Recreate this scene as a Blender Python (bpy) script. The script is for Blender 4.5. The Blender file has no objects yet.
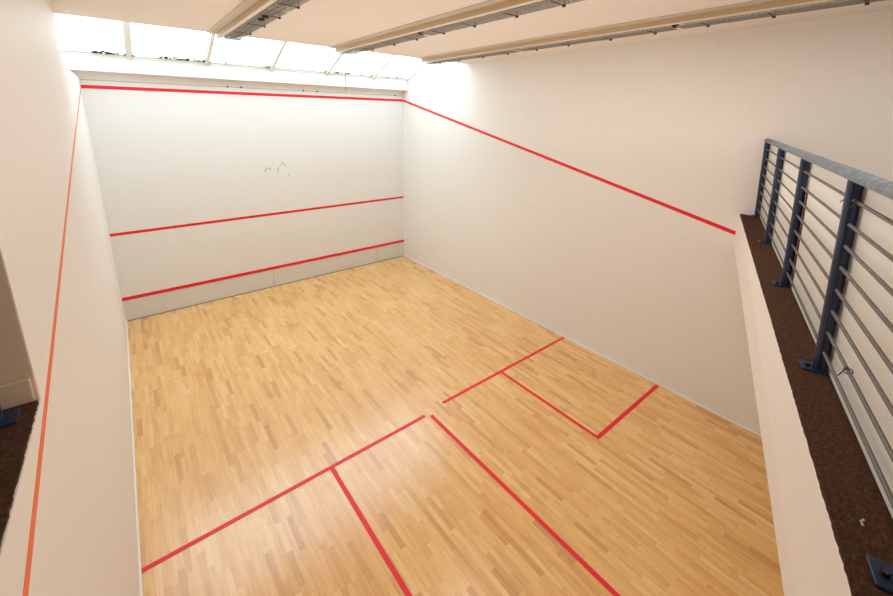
import bpy, bmesh, math, random
from mathutils import Vector, Matrix
random.seed(7)
S = bpy.context.scene
COL = S.collection

# ------------------------------------------------------------------ camera
cam = bpy.data.cameras.new('camera')
camo = bpy.data.objects.new('camera', cam)
COL.objects.link(camo)
camo.location = (0.39924, -9.20796, 3.98513)
camo.rotation_euler = (1.325, -0.018, -0.669)
cam.sensor_fit = 'HORIZONTAL'
cam.sensor_width = 36.0
cam.lens = 397.83 / 893 * 36
cam.shift_x = (446.5 - 440.785) / 893
cam.shift_y = (214.997 - 298) / 893
cam.clip_start = 0.05
S.camera = camo

# ------------------------------------------------------------------ sky and light
W = bpy.data.worlds.new('overcast_sky')
S.world = W
W.use_nodes = True
bg = W.node_tree.nodes['Background']
bg.inputs[0].default_value = (0.87, 0.94, 1.0, 1)
bg.inputs[1].default_value = 5.8

def area(name, loc, rot, sx, sy, power, color, portal=False):
    l = bpy.data.lights.new(name, 'AREA')
    l.shape = 'RECTANGLE'; l.size = sx; l.size_y = sy
    l.energy = power; l.color = color
    o = bpy.data.objects.new(name, l)
    COL.objects.link(o)
    o.location = loc; o.rotation_euler = rot
    if portal:
        l.cycles.is_portal = True
    return o
# the rooflight opening (a sampling portal for the sky: gives no light of its own)
SLOPE = math.atan2(5.84 - 4.85, 2.28)
area('rooflight_portal', (3.2, -1.38, 5.42), (-SLOPE, 0, 0), 6.5, 2.6, 1, (1, 1, 1), True)
# warm gallery lights, hung under the gallery ceiling behind the railing
area('gallery_lamp', (3.4, -10.9, 4.98), (0, 0, 0), 5.5, 0.5, 60, (1.0, 0.88, 0.76))
# added fill without fittings: upward over the court, forward from the gallery rear
area('court_up_fill', (3.2, -5.6, 3.3), (math.pi, 0, 0), 4.5, 6.0, 34, (1.0, 0.93, 0.88))
area('gallery_fill', (2.6, -11.7, 4.2), (math.radians(82), 0, 0), 6.0, 1.4, 18, (1.0, 0.86, 0.74))
# two added downward fills to brighten the near court, no real lamps there
area('court_down_fill', (2.55, -7.2, 5.0), (0, 0, 0), 0.25, 4.6, 34, (1.0, 0.94, 0.88))
area('court_down_fill', (4.35, -7.2, 5.0), (0, 0, 0), 0.25, 4.6, 34, (1.0, 0.94, 0.88))

S.view_settings.view_transform = 'Standard'
S.view_settings.look = 'None'
S.view_settings.gamma = 1.0
S.view_settings.use_curve_mapping = False
S.view_settings.exposure = 0.0
try:
    S.cycles.max_bounces = 12
    S.cycles.diffuse_bounces = 8
    S.cycles.transparent_max_bounces = 12
    S.cycles.sample_clamp_indirect = 6
    S.cycles.use_denoising = True
except Exception:
    pass

# ------------------------------------------------------------------ materials
def mat(name, col, rough=0.6, metal=0.0, spec=0.5):
    m = bpy.data.materials.new(name)
    m.use_nodes = True
    b = m.node_tree.nodes['Principled BSDF']
    b.inputs['Base Color'].default_value = (*col, 1)
    b.inputs['Roughness'].default_value = rough
    b.inputs['Metallic'].default_value = metal
    b.inputs['Specular IOR Level'].default_value = spec
    return m

class NT:
    def __init__(s, m):
        s.m = m; s.t = m.node_tree; s.b = s.t.nodes['Principled BSDF']
    def n(s, typ, **kw):
        x = s.t.nodes.new(typ)
        for k, v in kw.items():
            setattr(x, k, v)
        return x
    def l(s, a, b):
        s.t.links.new(a, b)
    def math(s, op, a, b=None, c=None):
        x = s.n('ShaderNodeMath', operation=op)
        for i, v in enumerate((a, b, c)):
            if v is None: continue
            if isinstance(v, (int, float)): x.inputs[i].default_value = v
            else: s.l(v, x.inputs[i])
        return x.outputs[0]
    def mix(s, f, a, b, blend='MIX'):
        x = s.n('ShaderNodeMix', data_type='RGBA', blend_type=blend)
        for i, v in ((0, f), (6, a), (7, b)):
            if isinstance(v, (int, float)): x.inputs[i].default_value = v
            elif isinstance(v, tuple): x.inputs[i].default_value = (*v, 1)
            else: s.l(v, x.inputs[i])
        return x.outputs[2]
    def noise(s, vec, scale, detail=4, rough=0.5):
        x = s.n('ShaderNodeTexNoise')
        x.inputs['Scale'].default_value = scale
        x.inputs['Detail'].default_value = detail
        x.inputs['Roughness'].default_value = rough
        if vec is not None: s.l(vec, x.inputs['Vector'])
        return x.outputs[0]
    def ramp(s, f, stops):
        x = s.n('ShaderNodeValToRGB')
        e = x.color_ramp.elements
        while len(e) < len(stops): e.new(0.5)
        for k, (p, c) in enumerate(stops):
            e[k].position = p; e[k].color = (*c, 1)
        s.l(f, x.inputs[0])
        return x.outputs[0]
    def bump(s, h, strength, dist=0.01):
        x = s.n('ShaderNodeBump')
        x.inputs['Strength'].default_value = strength
        x.inputs['Distance'].default_value = dist
        s.l(h, x.inputs['Height'])
        s.l(x.outputs[0], s.b.inputs['Normal'])
    def pos(s):
        return s.n('ShaderNodeNewGeometry').outputs['Position']

def plaster(name, col, col2, rough=0.55, smudge=0.35):
    m = mat(name, col, rough); t = NT(m); p = t.pos()
    big = t.noise(p, 0.7, 3)
    c = t.mix(big, col, col2)
    fine = t.noise(p, 9.0, 5, 0.6)
    f = t.ramp(fine, [(0.60, (0, 0, 0)), (0.80, (1, 1, 1))])
    f2 = t.math('MULTIPLY', f, smudge)
    c = t.mix(f2, c, tuple(v * 0.86 for v in col2))
    t.l(c, t.b.inputs['Base Color'])
    t.bump(t.noise(p, 120, 3), 0.06, 0.004)
    return m

M = {}
M['wall'] = plaster('white_wall_plaster', (0.84, 0.825, 0.80), (0.815, 0.795, 0.77))
M['front'] = plaster('front_wall_plaster', (0.81, 0.81, 0.80), (0.79, 0.785, 0.77))
M['ceil'] = plaster('ceiling_board', (0.86, 0.81, 0.76), (0.84, 0.785, 0.73), 0.8, 0.1)
M['white'] = mat('white_gloss_paint', (0.84, 0.84, 0.82), 0.4)
M['ledge'] = plaster('ledge_paint', (0.82, 0.765, 0.72), (0.80, 0.74, 0.69), 0.5, 0.1)
M['gallery'] = plaster('gallery_wall_paint', (0.70, 0.58, 0.45), (0.66, 0.54, 0.41), 0.7, 0.1)
M['tin'] = mat('tin_board_paint', (0.71, 0.70, 0.675), 0.45)
M['seam'] = mat('dark_joint', (0.12, 0.115, 0.11), 0.8)
M['gap'] = mat('grey_joint', (0.42, 0.42, 0.42), 0.7)
M['red'] = mat('red_line_paint', (0.78, 0.008, 0.022), 0.45)
M['orange'] = mat('orange_red_line_paint', (0.86, 0.17, 0.075), 0.5)  # left wall line, more orange than the other lines
M['black'] = mat('black_rubber', (0.015, 0.015, 0.015), 0.5)
M['blue'] = mat('navy_blue_gloss_paint', (0.006, 0.020, 0.062), 0.35)
M['bar'] = mat('dull_steel_bar', (0.14, 0.125, 0.12), 0.45, 0.3)
M['beam'] = mat('varnished_timber_beam', (0.60, 0.46, 0.29), 0.5)
M['trimw'] = mat('grey_white_strip', (0.60, 0.54, 0.45), 0.6)
M['tray'] = mat('grey_steel_tray', (0.50, 0.48, 0.45), 0.5, 0.0)
M['tube'] = mat('unlit_lamp_tube', (0.66, 0.65, 0.63), 0.25)
M['wire'] = mat('grey_guard_wire', (0.36, 0.34, 0.31), 0.5, 0.3)
M['clip'] = mat('dark_clip', (0.07, 0.055, 0.05), 0.5)
M['panel'] = plaster('cream_panel_paint', (0.84, 0.825, 0.785), (0.82, 0.805, 0.76), 0.5, 0.05)
M['scuff'] = mat('grey_scuff', (0.45, 0.45, 0.45), 0.7)
M['brown'] = mat('brown_red_strip', (0.11, 0.018, 0.012), 0.6)
M['lint'] = mat('white_lint', (0.45, 0.43, 0.40), 0.9)
M['moss'] = mat('dark_moss', (0.03, 0.035, 0.03), 0.9)

# worn blue-grey handrail
m = mat('worn_blue_handrail_paint', (0.2, 0.24, 0.3), 0.45); t = NT(m); p = t.pos()
c = t.ramp(t.noise(p, 22, 6, 0.7), [(0.35, (0.06, 0.09, 0.14)), (0.55, (0.14, 0.18, 0.23)), (0.72, (0.26, 0.29, 0.32))])
t.l(c, t.b.inputs['Base Color']); M['handrail'] = m

# carpet
m = mat('brown_cord_carpet', (0.06, 0.03, 0.02), 0.95, spec=0.1); t = NT(m); p = t.pos()
mp = t.n('ShaderNodeMapping'); mp.inputs['Scale'].default_value = (1, 1.6, 1)
mp.inputs['Rotation'].default_value = (0, 0, 0.3)
t.l(p, mp.inputs['Vector'])
n1 = t.noise(mp.outputs[0], 60, 5, 0.75)
n2 = t.noise(p, 3, 3)
c = t.ramp(n1, [(0.32, (0.022, 0.010, 0.007)), (0.52, (0.075, 0.036, 0.021)), (0.72, (0.17, 0.088, 0.05))])
c = t.mix(t.math('MULTIPLY', n2, 0.5), c, (0.10, 0.05, 0.028))
t.l(c, t.b.inputs['Base Color']); t.bump(n1, 0.7, 0.01); M['carpet'] = m

# maple strip floor: fingers 70 mm wide laid along the court
m = mat('maple_strip_floor', (0.7, 0.45, 0.2), 0.34); t = NT(m); p = t.pos()
sp = t.n('ShaderNodeSeparateXYZ'); t.l(p, sp.inputs[0])
row = t.math('FLOOR', t.math('DIVIDE', sp.outputs[0], 0.054))
wn = t.n('ShaderNodeTexWhiteNoise', noise_dimensions='1D'); t.l(row, wn.inputs['W'])
yy = t.math('ADD', sp.outputs[1], t.math('MULTIPLY', wn.outputs[0], 7.3))
lenr = t.math('ADD', t.math('MULTIPLY', wn.outputs[0], 0.16), 0.34)
cd = t.math('DIVIDE', yy, lenr)
colf = t.math('FLOOR', cd)
cb = t.n('ShaderNodeCombineXYZ'); t.l(row, cb.inputs[0]); t.l(colf, cb.inputs[1])
wn2 = t.n('ShaderNodeTexWhiteNoise', noise_dimensions='3D'); t.l(cb.outputs[0], wn2.inputs['Vector'])
tone = t.ramp(wn2.outputs[0], [(0.0, (0.60, 0.29, 0.085)), (0.12, (0.735, 0.40, 0.13)), (0.45, (0.81, 0.475, 0.165)),
                               (0.8, (0.84, 0.525, 0.20)), (1.0, (0.88, 0.59, 0.27))])
gm = t.n('ShaderNodeMapping'); gm.inputs['Scale'].default_value = (26, 1.6, 1); t.l(p, gm.inputs['Vector'])
off = t.n('ShaderNodeVectorMath', operation='ADD'); t.l(gm.outputs[0], off.inputs[0])
sc_ = t.n('ShaderNodeVectorMath', operation='SCALE'); sc_.inputs['Scale'].default_value = 31.0
t.l(wn2.outputs['Color'], sc_.inputs[0]); t.l(sc_.outputs[0], off.inputs[1])
grain = t.noise(off.outputs[0], 1.6, 5, 0.62)
g = t.ramp(grain, [(0.28, (0.76, 0.69, 0.60)), (0.5, (0.98, 0.96, 0.93)), (0.72, (1.07, 1.06, 1.04))])
c = t.mix(1.0, tone, g, 'MULTIPLY')
# occasional dark heart streaks and knots
km = t.n('ShaderNodeMapping'); km.inputs['Scale'].default_value = (14, 3.2, 1); t.l(p, km.inputs['Vector'])
kn = t.noise(km.outputs[0], 1.5, 3, 0.6)
kf = t.ramp(kn, [(0.69, (0, 0, 0)), (0.76, (1, 1, 1))])
c = t.mix(t.math('MULTIPLY', kf, 0.65), c, (0.32, 0.13, 0.04))
# broad variation: soft yellower patches at random
bn = t.noise(p, 0.35, 2)
c = t.mix(t.math('MULTIPLY', bn, 0.25), c, (0.76, 0.50, 0.22))
# board joints
fx = t.math('FRACT', t.math('DIVIDE', sp.outputs[0], 0.054))
fy = t.math('FRACT', cd)
ex = t.math('LESS_THAN', fx, 0.03); ey = t.math('LESS_THAN', fy, 0.008)
e = t.math('MULTIPLY', t.math('MAXIMUM', ex, ey), 0.30)
c = t.mix(e, c, (0.22, 0.10, 0.04))
t.l(c, t.b.inputs['Base Color'])
rg = t.math('ADD', t.math('MULTIPLY', t.noise(p, 2.5, 4), 0.14), 0.22)
t.l(rg, t.b.inputs['Roughness'])
t.b.inputs['Coat Weight'].default_value = 1.0
t.b.inputs['Coat Roughness'].default_value = 0.2
t.bump(grain, 0.03, 0.003)
M['floor'] = m

# weathered translucent roof glass, green towards its lower edge
m = bpy.data.materials.new('weathered_roof_glass'); m.use_nodes = True
tr = m.node_tree; nd = tr.nodes; nd.clear()
out = nd.new('ShaderNodeOutputMaterial'); tp = nd.new('ShaderNodeBsdfTransparent'); tl = nd.new('ShaderNodeBsdfTranslucent')
gl = nd.new('ShaderNodeBsdfGlossy'); mx = nd.new('ShaderNodeMixShader'); mg = nd.new('ShaderNodeMixShader')
geo = nd.new('ShaderNodeNewGeometry'); sx = nd.new('ShaderNodeSeparateXYZ'); nz = nd.new('ShaderNodeTexNoise')
nz.inputs['Scale'].default_value = 5; nz.inputs['Detail'].default_value = 5
rr = nd.new('ShaderNodeMapRange'); rr.inputs[1].default_value = 4.82; rr.inputs[2].default_value = 5.22
ad = nd.new('ShaderNodeMath'); ad.operation = 'MULTIPLY_ADD'; ad.inputs[1].default_value = 0.45; 
cr = nd.new('ShaderNodeValToRGB')
cr.color_ramp.elements[0].position = 0.15; cr.color_ramp.elements[0].color = (0.60, 0.68, 0.55, 1)
cr.color_ramp.elements[1].position = 0.75; cr.color_ramp.elements[1].color = (0.86, 0.90, 0.90, 1)
tr.links.new(geo.outputs['Position'], sx.inputs[0]); tr.links.new(geo.outputs['Position'], nz.inputs['Vector'])
tr.links.new(sx.outputs[2], rr.inputs[0]); tr.links.new(nz.outputs[0], ad.inputs[0]); tr.links.new(rr.outputs[0], ad.inputs[2])
tr.links.new(ad.outputs[0], cr.inputs[0])
tr.links.new(cr.outputs[0], tp.inputs[0]); tr.links.new(cr.outputs[0], tl.inputs[0])
mx.inputs[0].default_value = 0.25; mg.inputs[0].default_value = 0.04; gl.inputs['Roughness'].default_value = 0.15
tr.links.new(tp.outputs[0], mx.inputs[1]); tr.links.new(tl.outputs[0], mx.inputs[2])
tr.links.new(mx.outputs[0], mg.inputs[1]); tr.links.new(gl.outputs[0], mg.inputs[2])
tr.links.new(mg.outputs[0], out.inputs[0])
M['glass'] = m

# ------------------------------------------------------------------ mesh helpers
def link(name, bm, m, parent=None, kind=None, bevel=0, smooth=False):
    me = bpy.data.meshes.new(name)
    bmesh.ops.recalc_face_normals(bm, faces=bm.faces)
    bm.to_mesh(me); bm.free()
    if smooth:
        for f in me.polygons: f.use_smooth = True
    me.materials.append(M[m] if isinstance(m, str) else m)
    o = bpy.data.objects.new(name, me)
    COL.objects.link(o)
    if parent is not None: o.parent = parent
    if kind: o['kind'] = kind
    if bevel:
        b = o.modifiers.new('bevel', 'BEVEL'); b.width = bevel; b.segments = 2; b.limit_method = 'ANGLE'
    return o

def box(bm, lo, hi):
    vs = [bm.verts.new((x, y, z)) for x in (lo[0], hi[0]) for y in (lo[1], hi[1]) for z in (lo[2], hi[2])]
    for f in ((0, 1, 3, 2), (4, 6, 7, 5), (0, 4, 5, 1), (2, 3, 7, 6), (0, 2, 6, 4), (1, 5, 7, 3)):
        bm.faces.new([vs[i] for i in f])

def B(*boxes):
    bm = bmesh.new()
    for lo, hi in boxes: box(bm, lo, hi)
    return bm

def prism(bm, poly, axis, a, b):
    """extrude a 2-D polygon along an axis: 'z' -> (x,y), 'x' -> (y,z), 'y' -> (x,z)"""
    def P(u, v, w):
        return {'z': (u, v, w), 'x': (w, u, v), 'y': (u, w, v)}[axis]
    A = [bm.verts.new(P(u, v, a)) for u, v in poly]
    C = [bm.verts.new(P(u, v, b)) for u, v in poly]
    n = len(poly)
    bm.faces.new(A); bm.faces.new(C[::-1])
    for i in range(n):
        bm.faces.new((A[i], C[i], C[(i + 1) % n], A[(i + 1) % n]))

def PR(poly, axis, a, b):
    bm = bmesh.new(); prism(bm, poly, axis, a, b); return bm

def tube(bm, pts, r, n=10, caps=True, squash=1.0):
    pts = [Vector(p) for p in pts]
    rings = []
    for i, p in enumerate(pts):
        d = (pts[min(i + 1, len(pts) - 1)] - pts[max(i - 1, 0)]).normalized()
        up = Vector((0, 0, 1)) if abs(d.z) < 0.9 else Vector((1, 0, 0))
        s = d.cross(up).normalized(); u = s.cross(d).normalized()
        rings.append([bm.verts.new(p + s * (math.cos(k * 2 * math.pi / n) * r) + u * (math.sin(k * 2 * math.pi / n) * r * squash)) for k in range(n)])
    for a, b in zip(rings, rings[1:]):
        for k in range(n):
            bm.faces.new((a[k], a[(k + 1) % n], b[(k + 1) % n], b[k]))
    if caps:
        bm.faces.new(rings[0]); bm.faces.new(rings[-1][::-1])

def empty(name, loc, label, cat, group=None):
    o = bpy.data.objects.new(name, None)
    COL.objects.link(o); o.location = loc; o.empty_display_size = 0.1
    o['label'] = label; o['category'] = cat
    if group: o['group'] = group
    return o

def child(o, parent):
    """parent a mesh built in world coordinates under an Empty"""
    o.parent = parent
    o.matrix_parent_inverse = Matrix.Translation(-Vector(parent.location))
    return o

ST = 'structure'
# ------------------------------------------------------------------ dimensions
XR = 6.4           # right wall
YB = -9.85         # back wall under the gallery
ZG = 2.84          # gallery slab top
ZC = 5.05          # ceiling
YC = -2.47         # ceiling edge at the rooflight
YL = -7.13         # end of the tall left wall
TAN = (2.457)      # underside of the gallery slab
def ledge_y(x): return -7.735 - 0.3195 * (6.4 - x)

# ------------------------------------------------------------------ room shell
floor = link('floor', B(((-0.2, YB - 0.2, -0.15), (XR + 0.2, 0.2, 0))), 'floor', kind=ST)

wall_front = link('wall_front', B(((-0.2, 0, 0), (XR + 0.2, 0.25, 4.452))), 'front', kind=ST)
upper = link('wall_front_upper', B(((-0.4, 0.006, 4.462), (XR + 0.2, 0.25, 4.586))), 'wall', kind=ST)
link('trim_1', B(((0, 0.012, 4.450), (XR, 0.03, 4.464))), 'gap', kind=ST)      # the shadow joint over the playing wall
wall_left = link('wall_left', PR([(0.25, 0), (0.25, 4.47), (YC, 4.47), (YC, 5.3), (YL, 5.3), (YL, 0)],
                                 'x', -0.2, 0.0), 'wall', kind=ST)
link('wall_left_upper', B(((-0.4, YC - 0.3, 4.3), (-0.2, 0.25, 6.0))), 'wall', kind=ST)
link('wall_left_gallery', B(((-0.2, -9.95, 0), (0, YL, ZG - 0.003))), 'wall', kind=ST)
bm = PR([(0.25, 0), (0.25, 5.0), (-0.22, 5.0), (-2.6, 5.95), (-2.6, 5.3), (-12.2, 5.3), (-12.2, 0)], 'x', XR, XR + 0.2)
wall_right = link('wall_right', bm, 'wall', kind=ST)
link('wall_back', B(((-0.2, YB - 0.1, 0), (XR + 0.2, YB, TAN))), 'wall', kind=ST)
link('wall_gallery_rear', B(((-3.0, -12.2, ZG - 0.3), (XR + 0.2, -12.0, 5.3))), 'gallery', kind=ST)
link('wall_gallery_left', B(((-3.2, -12.2, ZG - 0.3), (-3.0, YL + 0.2, 5.3))), 'gallery', kind=ST)
wl = link('wall_gallery_end', B(((-3.0, YL, ZG - 0.3), (-0.2, YL + 0.2, 5.3)), ((-0.2, YL - 0.003, ZG), (-0.004, YL - 0.0005, 5.2))), 'gallery', kind=ST)
link('baseboard_left', B(((-3.0, YL - 0.02, ZG + 0.01), (-0.012, YL - 0.004, ZG + 0.11))), 'gallery', kind=ST, bevel=0.004)

# gallery slab: an L around the back-left corner with a diagonal edge over the court
poly = [(-3.0, YL), (-0.2, YL), (-0.2, -9.95), (0.0, -9.95), (0.0, ledge_y(0)), (XR, ledge_y(XR)), (XR, -12.0), (-3.0, -12.0)]
bm = PR(poly, 'z', TAN, ZG)
for v in bm.verts:      # the fascia leans back a little towards its left end
    if v.co.z > TAN + 0.01 and abs(v.co.x) < 1e-5 and v.co.y > -9.9: v.co.y -= 0.05
link('floor_gallery', bm, 'ledge', kind=ST, bevel=0.006)

# ceiling with its edge along the rooflight, and the roof kerb above it
link('ceiling', B(((-3.2, -12.2, ZC), (XR + 0.4, YC, ZC + 0.15))), 'ceil', kind=ST)
link('trim_8', B(((-0.2, YC - 0.15, ZC + 0.15), (XR + 0.2, YC, 5.84))), 'white', kind=ST)

# white beam carrying the rooflight
link('trim_2', B(((-0.2, -0.22, 4.585), (XR, 0.0, 4.835)), ((-0.2, 0.0, 4.588), (XR + 0.2, 0.25, 4.835))), 'white', kind=ST, bevel=0.006)

# rooflight
def gz(y): return 4.85 + (-0.22 - y) * (5.84 - 4.85) / 2.28
win = link('window_1', PR([(-0.10, 4.835), (-0.10, 4.865), (-0.235, 4.868), (-0.235, 4.835)], 'x', -0.2, XR), 'white', kind=ST)
MX = [0.705, 1.86, 3.03, 4.22, 5.39]
edges = [-0.195] + MX + [XR]
for k in range(6):
    a = edges[k] + (0.002 if k == 0 else 0.0); b = edges[k + 1]
    pn = link('glass_pane', PR([(-0.13, gz(-0.13) + 0.012), (-0.13, gz(-0.13) + 0.018), (YC - 0.02, gz(YC - 0.02) + 0.018), (YC - 0.02, gz(YC - 0.02) + 0.012)],
                               'x', a + 0.004, b - 0.004), 'glass', win, ST)
for k, x in enumerate(MX + [XR - 0.02, -0.186]):
    w = 0.036 if k == 0 else 0.030
    if k >= 5: w = 0.012
    d = 0.05 if k < 5 else 0.03
    mu = link('mullion', PR([(-0.20, gz(-0.20) + 0.01), (-0.20, gz(-0.20) - d), (YC - 0.0, gz(YC) - d), (YC - 0.0, gz(YC) + 0.01)], 'x', x - w, x + w), 'white', win, ST, bevel=0.003)
    if k < 5:
        bm = bmesh.new()
        for s in (-1, 1):
            xa = x + s * w; xb = x + s * (w + 0.009)
            prism(bm, [(-0.20, gz(-0.20) + 0.009), (-0.20, gz(-0.20) - 0.006), (YC, gz(YC) - 0.006), (YC, gz(YC) + 0.009)], 'x', min(xa, xb), max(xa, xb))
        link('gasket', bm, 'seam', mu, ST)
link('glazing_seal', PR([(-0.226, gz(-0.226) + 0.006), (-0.226, gz(-0.226) + 0.012), (-0.25, gz(-0.25) + 0.012), (-0.25, gz(-0.25) + 0.004)], 'x', -0.2, XR), 'gap', win, ST)

# moss and leaf dirt caught along the foot of the glass
bm = bmesh.new()
rnd = random.Random(3)
def blob(x, y, z, rx, ry, rz):
    r = bmesh.ops.create_icosphere(bm, subdivisions=1, radius=1)
    for v in r['verts']:
        j = 1 + rnd.uniform(-0.25, 0.25)
        v.co = Vector((x + v.co.x * rx * j, y + v.co.y * ry * j, z + v.co.z * rz * j))
for k in range(75):
    x = rnd.choice([rnd.uniform(0.25, 0.62), rnd.uniform(1.0, 1.85), rnd.uniform(1.3, 1.85), rnd.uniform(2.0, 6.2)])
    y = -0.262 - rnd.random() ** 2 * 0.05
    r = rnd.uniform(0.006, 0.020)
    blob(x, y, gz(y) + 0.010, r * rnd.uniform(1, 2.4), r, r * 0.8)
for k in range(16):
    y = -0.27 - rnd.random() * 0.03
    blob(rnd.uniform(4.32, 4.80), y, gz(y) + 0.010, 0.03, 0.014, 0.012)
for x in MX:
    for s in (-1, 1):
        blob(x + s * 0.055, -0.27, gz(-0.27) + 0.01, 0.018, 0.02, 0.014)
moss = link('moss_clumps', bm, 'moss')
moss['kind'] = 'stuff'; moss['label'] = 'dark moss and leaf bits along the foot of the rooflight glass'; moss['category'] = 'moss'

# ------------------------------------------------------------------ court lines
E = 0.0015
def strip(name, lo, hi, m='red', parent=floor): return link(name, B((lo, hi)), m, parent, ST)
YS = -5.51
strip('short_line', (0.0, YS - 0.025, 0), (3.14, YS + 0.025, E))
strip('short_line', (3.49, YS + 0.025, 0), (XR, YS + 0.075, E))
strip('half_court_line', (3.187, -9.8, 0), (3.237, YS - 0.04, E))
strip('service_box_line', (4.66, -7.185, 0), (4.71, YS + 0.025, E))
strip('service_box_line', (4.71, -7.185, 0), (XR, -7.13, E))
strip('service_box_line', (1.77, -7.175, 0), (1.82, YS - 0.025, E))
strip('service_box_line', (0.0, -7.175, 0), (1.77, -7.120, E))
strip('out_line', (0, -E, 4.315), (XR, 0, 4.372), 'red', wall_front)
strip('service_line', (0, -E, 1.715), (XR, 0, 1.768), 'red', wall_front)
strip('tin_top_board', (0, -0.016, 0.430), (XR, 0, 0.492), 'red', wall_front)
tin = strip('tin_panel', (0, -0.008, 0.0), (XR, 0, 0.430), 'tin', wall_front)
bm = bmesh.new()
for x in (2.77, 5.53):
    box(bm, (x - 0.0025, -0.0095, 0.01), (x + 0.0025, -0.008, 0.43))
box(bm, (0, -0.014, 0), (XR, -0.008, 0.012))
link('panel_joint', bm, 'seam', tin, ST)
# sloping out-of-court lines on the side walls
def slope_strip(name, pts, h, xa, xb, m, parent):
    poly = [(y, z + h / 2) for y, z in pts] + [(y, z - h / 2) for y, z in reversed(pts)]
    return link(name, PR(poly, 'x', xa, xb), m, parent, ST)
slope_strip('out_line', [(0, 4.343), (-7.757, 2.585)], 0.052, XR - E, XR, 'red', wall_right)
slope_strip('out_line', [(0, 4.343), (-3.97, 3.485), (-6.5, 2.907), (-9.85, 2.15)], 0.046, 0, E, 'orange', wall_left)
# pale edge strips between walls and boards
link('trim_3', B(((0, YB, 0), (0.018, 0, 0.035))), 'white', kind=ST, bevel=0.004)
link('trim_4', B(((XR - 0.016, YB, 0), (XR, 0, 0.028))), 'white', kind=ST, bevel=0.004)

# scuffs on the front wall
def flat_poly(bm, pts, y):
    A = [bm.verts.new((x, y, z)) for x, z in pts]; C = [bm.verts.new((x, y + 0.0008, z)) for x, z in pts]
    bm.faces.new(A); bm.faces.new(C[::-1]); n = len(pts)
    for i in range(n): bm.faces.new((A[i], C[i], C[(i + 1) % n], A[(i + 1) % n]))
bm = bmesh.new()
def stroke(x0, z0, x1, z1, w):
    d = Vector((x1 - x0, z1 - z0)).normalized(); n = Vector((-d.y, d.x)) * w
    flat_poly(bm, [(x0 + n.x, z0 + n.y), (x1 + n.x * .5, z1 + n.y * .5), (x1 - n.x * .5, z1 - n.y * .5), (x0 - n.x, z0 - n.y)], -0.0009)
for a in ((2.79, 2.70, 2.83, 2.83, .012), (2.83, 2.78, 2.92, 2.76, .010), (2.92, 2.74, 2.90, 2.80, .008), (3.05, 2.70, 3.10, 2.80, .014),
          (3.16, 2.92, 3.20, 2.84, .012), (3.20, 2.86, 3.27, 2.78, .009), (3.29, 2.62, 3.31, 2.54, .009), (3.12, 2.83, 3.18, 2.86, .007)):
    stroke(*a)
link('scuff_marks', bm, 'scuff', wall_front, ST)
# small fixings above the out line
for x in (2.22, 2.47, 3.75, 4.07, 6.15):
    bm = bmesh.new(); tube(bm, [(x, 0.012, 4.462), (x, -0.012, 4.462)], 0.017, 10)
    link('fixing_bolt', bm, 'black', wall_front, ST)

# ------------------------------------------------------------------ ceiling beams and guarded lamps
UX = [1.655, 3.43, 5.21]
for k, x in enumerate(UX):
    b = link('trim_%d' % (5 + k), B(((x, -12.0, ZC - 0.064), (x + 0.042, YC - 0.012, ZC))), 'beam', kind=ST, bevel=0.003)
    link('flange_strip', B(((x - 0.115, -12.0, ZC - 0.012), (x - 0.002, YC - 0.012, ZC))), 'trimw', b, ST, bevel=0.002)
    link('edge_bead', B(((x + 0.002, -12.0, ZC - 0.071), (x + 0.048, YC - 0.012, ZC - 0.064))), 'ceil', b, ST)

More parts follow.
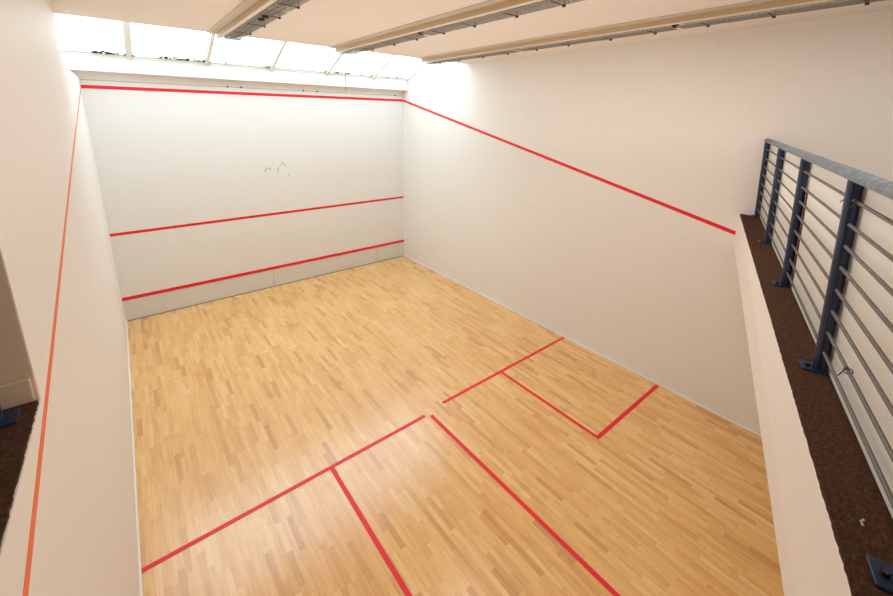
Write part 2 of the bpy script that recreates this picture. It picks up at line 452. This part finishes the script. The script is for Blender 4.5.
def guarded_lamp(x, y0, y1, label, group, holes=False):
    t = empty('guarded_lamp', (x, (y0 + y1) / 2, ZC - 0.001), label, 'ceiling light', group)
    L = abs(y1 - y0) / 2; w = 0.19
    bm = B(((0, -L, -0.012), (w, L, 0)), ((0, -L, -0.045), (0.008, L, -0.012)), ((w - 0.008, -L, -0.045), (w, L, -0.012)),
           ((0, -L, -0.045), (w, -L + 0.012, -0.012)), ((0, L - 0.012, -0.045), (w, L, -0.012)))
    link('tray', bm, 'tray', t)
    for cx in (0.055, 0.135):
        bm = bmesh.new(); tube(bm, [(cx, -L + 0.10, -0.036), (cx, L - 0.10, -0.036)], 0.016, 10)
        tb = link('lamp_tube', bm, 'tube', t, smooth=True)
        for e0, e1 in ((-L + 0.02, -L + 0.10), (L - 0.10, L - 0.02)):
            link('lamp_holder', B(((cx - 0.02, e0, -0.055), (cx + 0.02, e1, -0.012))), 'tube', tb, bevel=0.004)
    bm = bmesh.new(); zb = -0.088; r = 0.0020
    xs = [0.004 + i * (w - 0.008) / 7 for i in range(8)]
    for xx in xs: box(bm, (xx - r, -L, zb - r), (xx + r, L, zb + r))
    ny = int(2 * L / 0.048)
    for j in range(ny + 1):
        yy = -L + 2 * L * j / ny
        box(bm, (0.004, yy - r, zb - r), (w - 0.004, yy + r, zb + r))
        for xx in (0.004, w - 0.004): box(bm, (xx - r, yy - r, zb), (xx + r, yy + r, -0.03))
    for zz in (-0.055, -0.035):
        for xx in (0.004, w - 0.004): box(bm, (xx - r, -L, zz - r), (xx + r, L, zz + r))
    link('wire_guard', bm, 'wire', t)
    for f in (-0.78, -0.28, 0.28, 0.78):
        yy = f * L
        bm = B(((0.0, yy - 0.008, zb - 0.007), (w + 0.004, yy + 0.008, zb - 0.002)), ((w - 0.002, yy - 0.009, zb - 0.007), (w + 0.005, yy + 0.009, -0.005)),
               ((w - 0.012, yy - 0.014, zb - 0.018), (w + 0.010, yy + 0.014, zb - 0.002)))
        link('clip', bm, 'clip', t, bevel=0.002)
    if holes:
        for yy, cx in ((-0.62 * L, 0.052), (-0.76 * L, 0.052)):
            bm = bmesh.new(); tube(bm, [(cx, yy, zb - 0.004), (cx, yy, zb - 0.026)], 0.033, 16)
            link('black_knob', bm, 'black', t, bevel=0.003)
    return t
rows = ['left row', 'middle row', 'right row by the wall']
for k, x in enumerate(UX):
    for j, (a, b) in enumerate(((-2.52, -4.78), (-4.86, -7.06), (-7.12, -9.34))):
        pl_ = ['at the rooflight end', 'in the middle of its row', 'nearest the gallery'][j]
        lab = 'wire-guarded ceiling light, %s, %s' % (rows[k], pl_)
        if k == 0 and j == 0: lab = 'wire-guarded ceiling light with two black knobs, left row at rooflight'
        if k == 0 and j > 1: continue     # outside the frame
        if k == 1 and j == 2: continue
        guarded_lamp(x + 0.052, a, b, lab, 'guarded ceiling lights', holes=(k == 0 and j == 0))
# junction bits between fittings
for (x, y, lab) in ((UX[1] + 0.10, -4.82, 'black cable coil in the gap between two middle row lights'), (UX[2] + 0.10, -7.09, 'black cable coil in the gap of the right row lights')):
    o = empty('cable_coil', (x, y, ZC - 0.085), lab, 'cable')
    bm = bmesh.new()
    pts = [(math.cos(a * .6) * 0.035, math.sin(a * .6) * 0.026, a * 0.0006) for a in range(40)]
    tube(bm, pts + [(0.04, 0.02, 0.06), (0.05, 0.01, 0.083)], 0.006, 6)
    link('cable', bm, 'black', o)
    bm = B(((0.055, -0.012, -0.004), (0.085, 0.012, 0.083)))
    link('junction_tab', bm, 'white', o, bevel=0.003)

# cord hanging at the ceiling edge
bm = bmesh.new()
tube(bm, [(0, 0, 0), (0.002, 0, -0.3), (0, 0, -0.69)], 0.0035, 6)
cord = link('pull_cord', bm, 'seam'); cord.location = (3.605, YC + 0.004, ZC)
cord['label'] = 'thin dark cord hanging from the ceiling edge in front of rooflight'; cord['category'] = 'cord'

# ------------------------------------------------------------------ carpet on the gallery
def jag(a, b, n, amp, rn):
    out = []
    for i in range(n):
        f = i / n
        out.append((a[0] + (b[0] - a[0]) * f, a[1] + (b[1] - a[1]) * f + rn.uniform(-amp, amp)))
    return out
rn = random.Random(5)
ZK = ZG + 0.012
edge = jag((0.0, ledge_y(0) - 0.052), (XR - 0.004, ledge_y(XR) - 0.003), 400, 0.0018, rn)
left = [(-0.003 + rn.uniform(-0.002, 0.002), YL - 0.006 - i * (YL - ledge_y(0) + 0.052) / 200) for i in range(200)]
poly = [(-2.99, YL - 0.022)] + [(-0.006, YL - 0.022)] + left[1:] + edge + [(XR - 0.004, -11.99), (-2.99, -11.99)]
carpet = link('carpet', PR(poly, 'z', ZG, ZK), 'carpet')
carpet['label'] = 'dark brown cord carpet covering the gallery floor and ledge'; carpet['category'] = 'carpet'
bm = bmesh.new()
tube(bm, [(0, 0, 0.004), (0.012, 0.006, 0.006), (0.028, 0.002, 0.004)], 0.0035, 6)
lint = link('fluff', bm, 'lint'); lint.location = (1.93, -9.275, ZK - 0.002)
lint['label'] = 'small white fluff lying on the brown carpet ledge'; lint['category'] = 'fluff'

# ------------------------------------------------------------------ railing
A0 = Vector((6.4, -7.93, 0)); D = Vector((-0.9533, -0.3022, 0)); N = Vector((-0.3022, 0.9533, 0)); LEAN = 0.055
def rp(s, z, off=0.0, lean=True):
    p = A0 + D * s + N * (0.02 + off + (LEAN * (z - ZK) if lean else 0)); return Vector((p.x, p.y, z))
def oriented_box(bm, s0, s1, o0, o1, z0, z1, f=rp):
    vs = [bm.verts.new(f(s, z, o)) for s in (s0, s1) for o in (o0, o1) for z in (z0, z1)]
    for q in ((0, 1, 3, 2), (4, 6, 7, 5), (0, 4, 5, 1), (2, 3, 7, 6), (0, 2, 6, 4), (1, 5, 7, 3)):
        bm.faces.new([vs[i] for i in q])

SE = 6.9
base = rp(3.63, ZK)
rail = empty('gallery_railing', base, 'navy blue steel railing with grey horizontal bars along right gallery ledge', 'railing')
POSTS = [0.05, 1.32, 2.55, 3.735, 4.82, 6.0]
BARS = [3.667, 3.562, 3.466, 3.369, 3.264, 3.162, 3.056, 2.955]
for s in POSTS:
    bm = bmesh.new(); tube(bm, [rp(s, ZK + 0.003), rp(s, 3.757)], 0.027, 14)
    po = child(link('post', bm, 'blue', smooth=False), rail)
    bm = bmesh.new()
    oriented_box(bm, max(s - 0.045, 0.01), s + 0.045, -0.026, 0.07, ZK, ZK + 0.009, lambda s_, z_, o_: rp(s_, z_, o_, False))
    fp = link('foot_plate', bm, 'blue', bevel=0.004); fp.parent = po
    bm = bmesh.new(); q = rp(s, ZK + 0.009, 0.043, False)
    tube(bm, [q, q + Vector((0, 0, 0.012))], 0.010, 6)
    o = link('bolt', bm, 'black'); o.parent = po
for z in BARS:
    bm = bmesh.new(); tube(bm, [rp(0.012, z, 0), rp(SE, z, 0)], 0.0072, 8)
    child(link('rail_bar', bm, 'bar', smooth=True), rail)
bm = bmesh.new()
rr_ = []
prof = [(-0.030, 0.0), (-0.034, 0.016), (-0.022, 0.034), (0, 0.042), (0.022, 0.034), (0.034, 0.016), (0.030, 0.0)]
for s in (0.02, 1.5, 3, 4.5, SE):
    rr_.append([bm.verts.new(rp(s, 3.752 + h, o)) for o, h in prof])
for a, b in zip(rr_, rr_[1:]):
    for k in range(len(prof)):
        bm.faces.new((a[k], a[(k + 1) % len(prof)], b[(k + 1) % len(prof)], b[k]))
bm.faces.new(rr_[0]); bm.faces.new(rr_[-1][::-1])
child(link('handrail', bm, 'handrail'), rail)
for a, b in ((0.012, 2.575), (2.605, SE)):
    bm = bmesh.new(); oriented_box(bm, a, b, -0.040, -0.030, ZK + 0.003, 3.75)
    child(link('backing_panel', bm, 'panel'), rail)
bm = bmesh.new(); oriented_box(bm, 2.57, 2.61, -0.030, -0.026, ZK + 0.02, 3.55)
child(link('joint_cover', bm, 'brown'), rail)
# twisted wire ties on the bars
def tie(s, z, rad, turns, spread):
    bm = bmesh.new(); pts = []
    n = int(turns * 14)
    for i in range(n + 1):
        a = i / 14 * 2 * math.pi
        pts.append(rp(s + spread * i / n, z + math.cos(a) * rad, math.sin(a) * rad))
    pts.append(rp(s + spread + 0.012, z - 0.022, 0.03))
    tube(bm, pts, 0.0022, 6)
    child(link('wire_tie', bm, 'black'), rail)
tie(3.655, 3.667, 0.009, 3, 0.03)
tie(3.80, 3.667, 0.010, 3, 0.035)
tie(4.10, 3.056, 0.013, 1.2, 0.01)

# railing that turns along the left side of the gallery, its foot just in view
rl = empty('gallery_railing', (-0.13, -7.26, ZK), 'blue railing post and foot at the left gallery wall end', 'railing')
for y in (-7.235, -8.5):
    bm = bmesh.new(); tube(bm, [(-0.11, y, ZK), (-0.11, y, 3.735)], 0.027, 14)
    po = child(link('post', bm, 'blue'), rl)
    bm = B(((-0.16, y - 0.045, ZK), (-0.045, y + 0.055, ZK + 0.010)))
    o = link('foot_plate', bm, 'blue', bevel=0.004); o.parent = po
for z in BARS:
    bm = bmesh.new(); tube(bm, [(-0.11, YL - 0.03, z), (-0.11, -9.3, z)], 0.0075, 8)
    child(link('rail_bar', bm, 'bar', smooth=True), rl)
bm = bmesh.new(); tube(bm, [(-0.11, YL - 0.03, 3.75), (-0.11, -9.3, 3.75)], 0.03, 12, squash=0.7)
child(link('handrail', bm, 'handrail', smooth=True), rl)
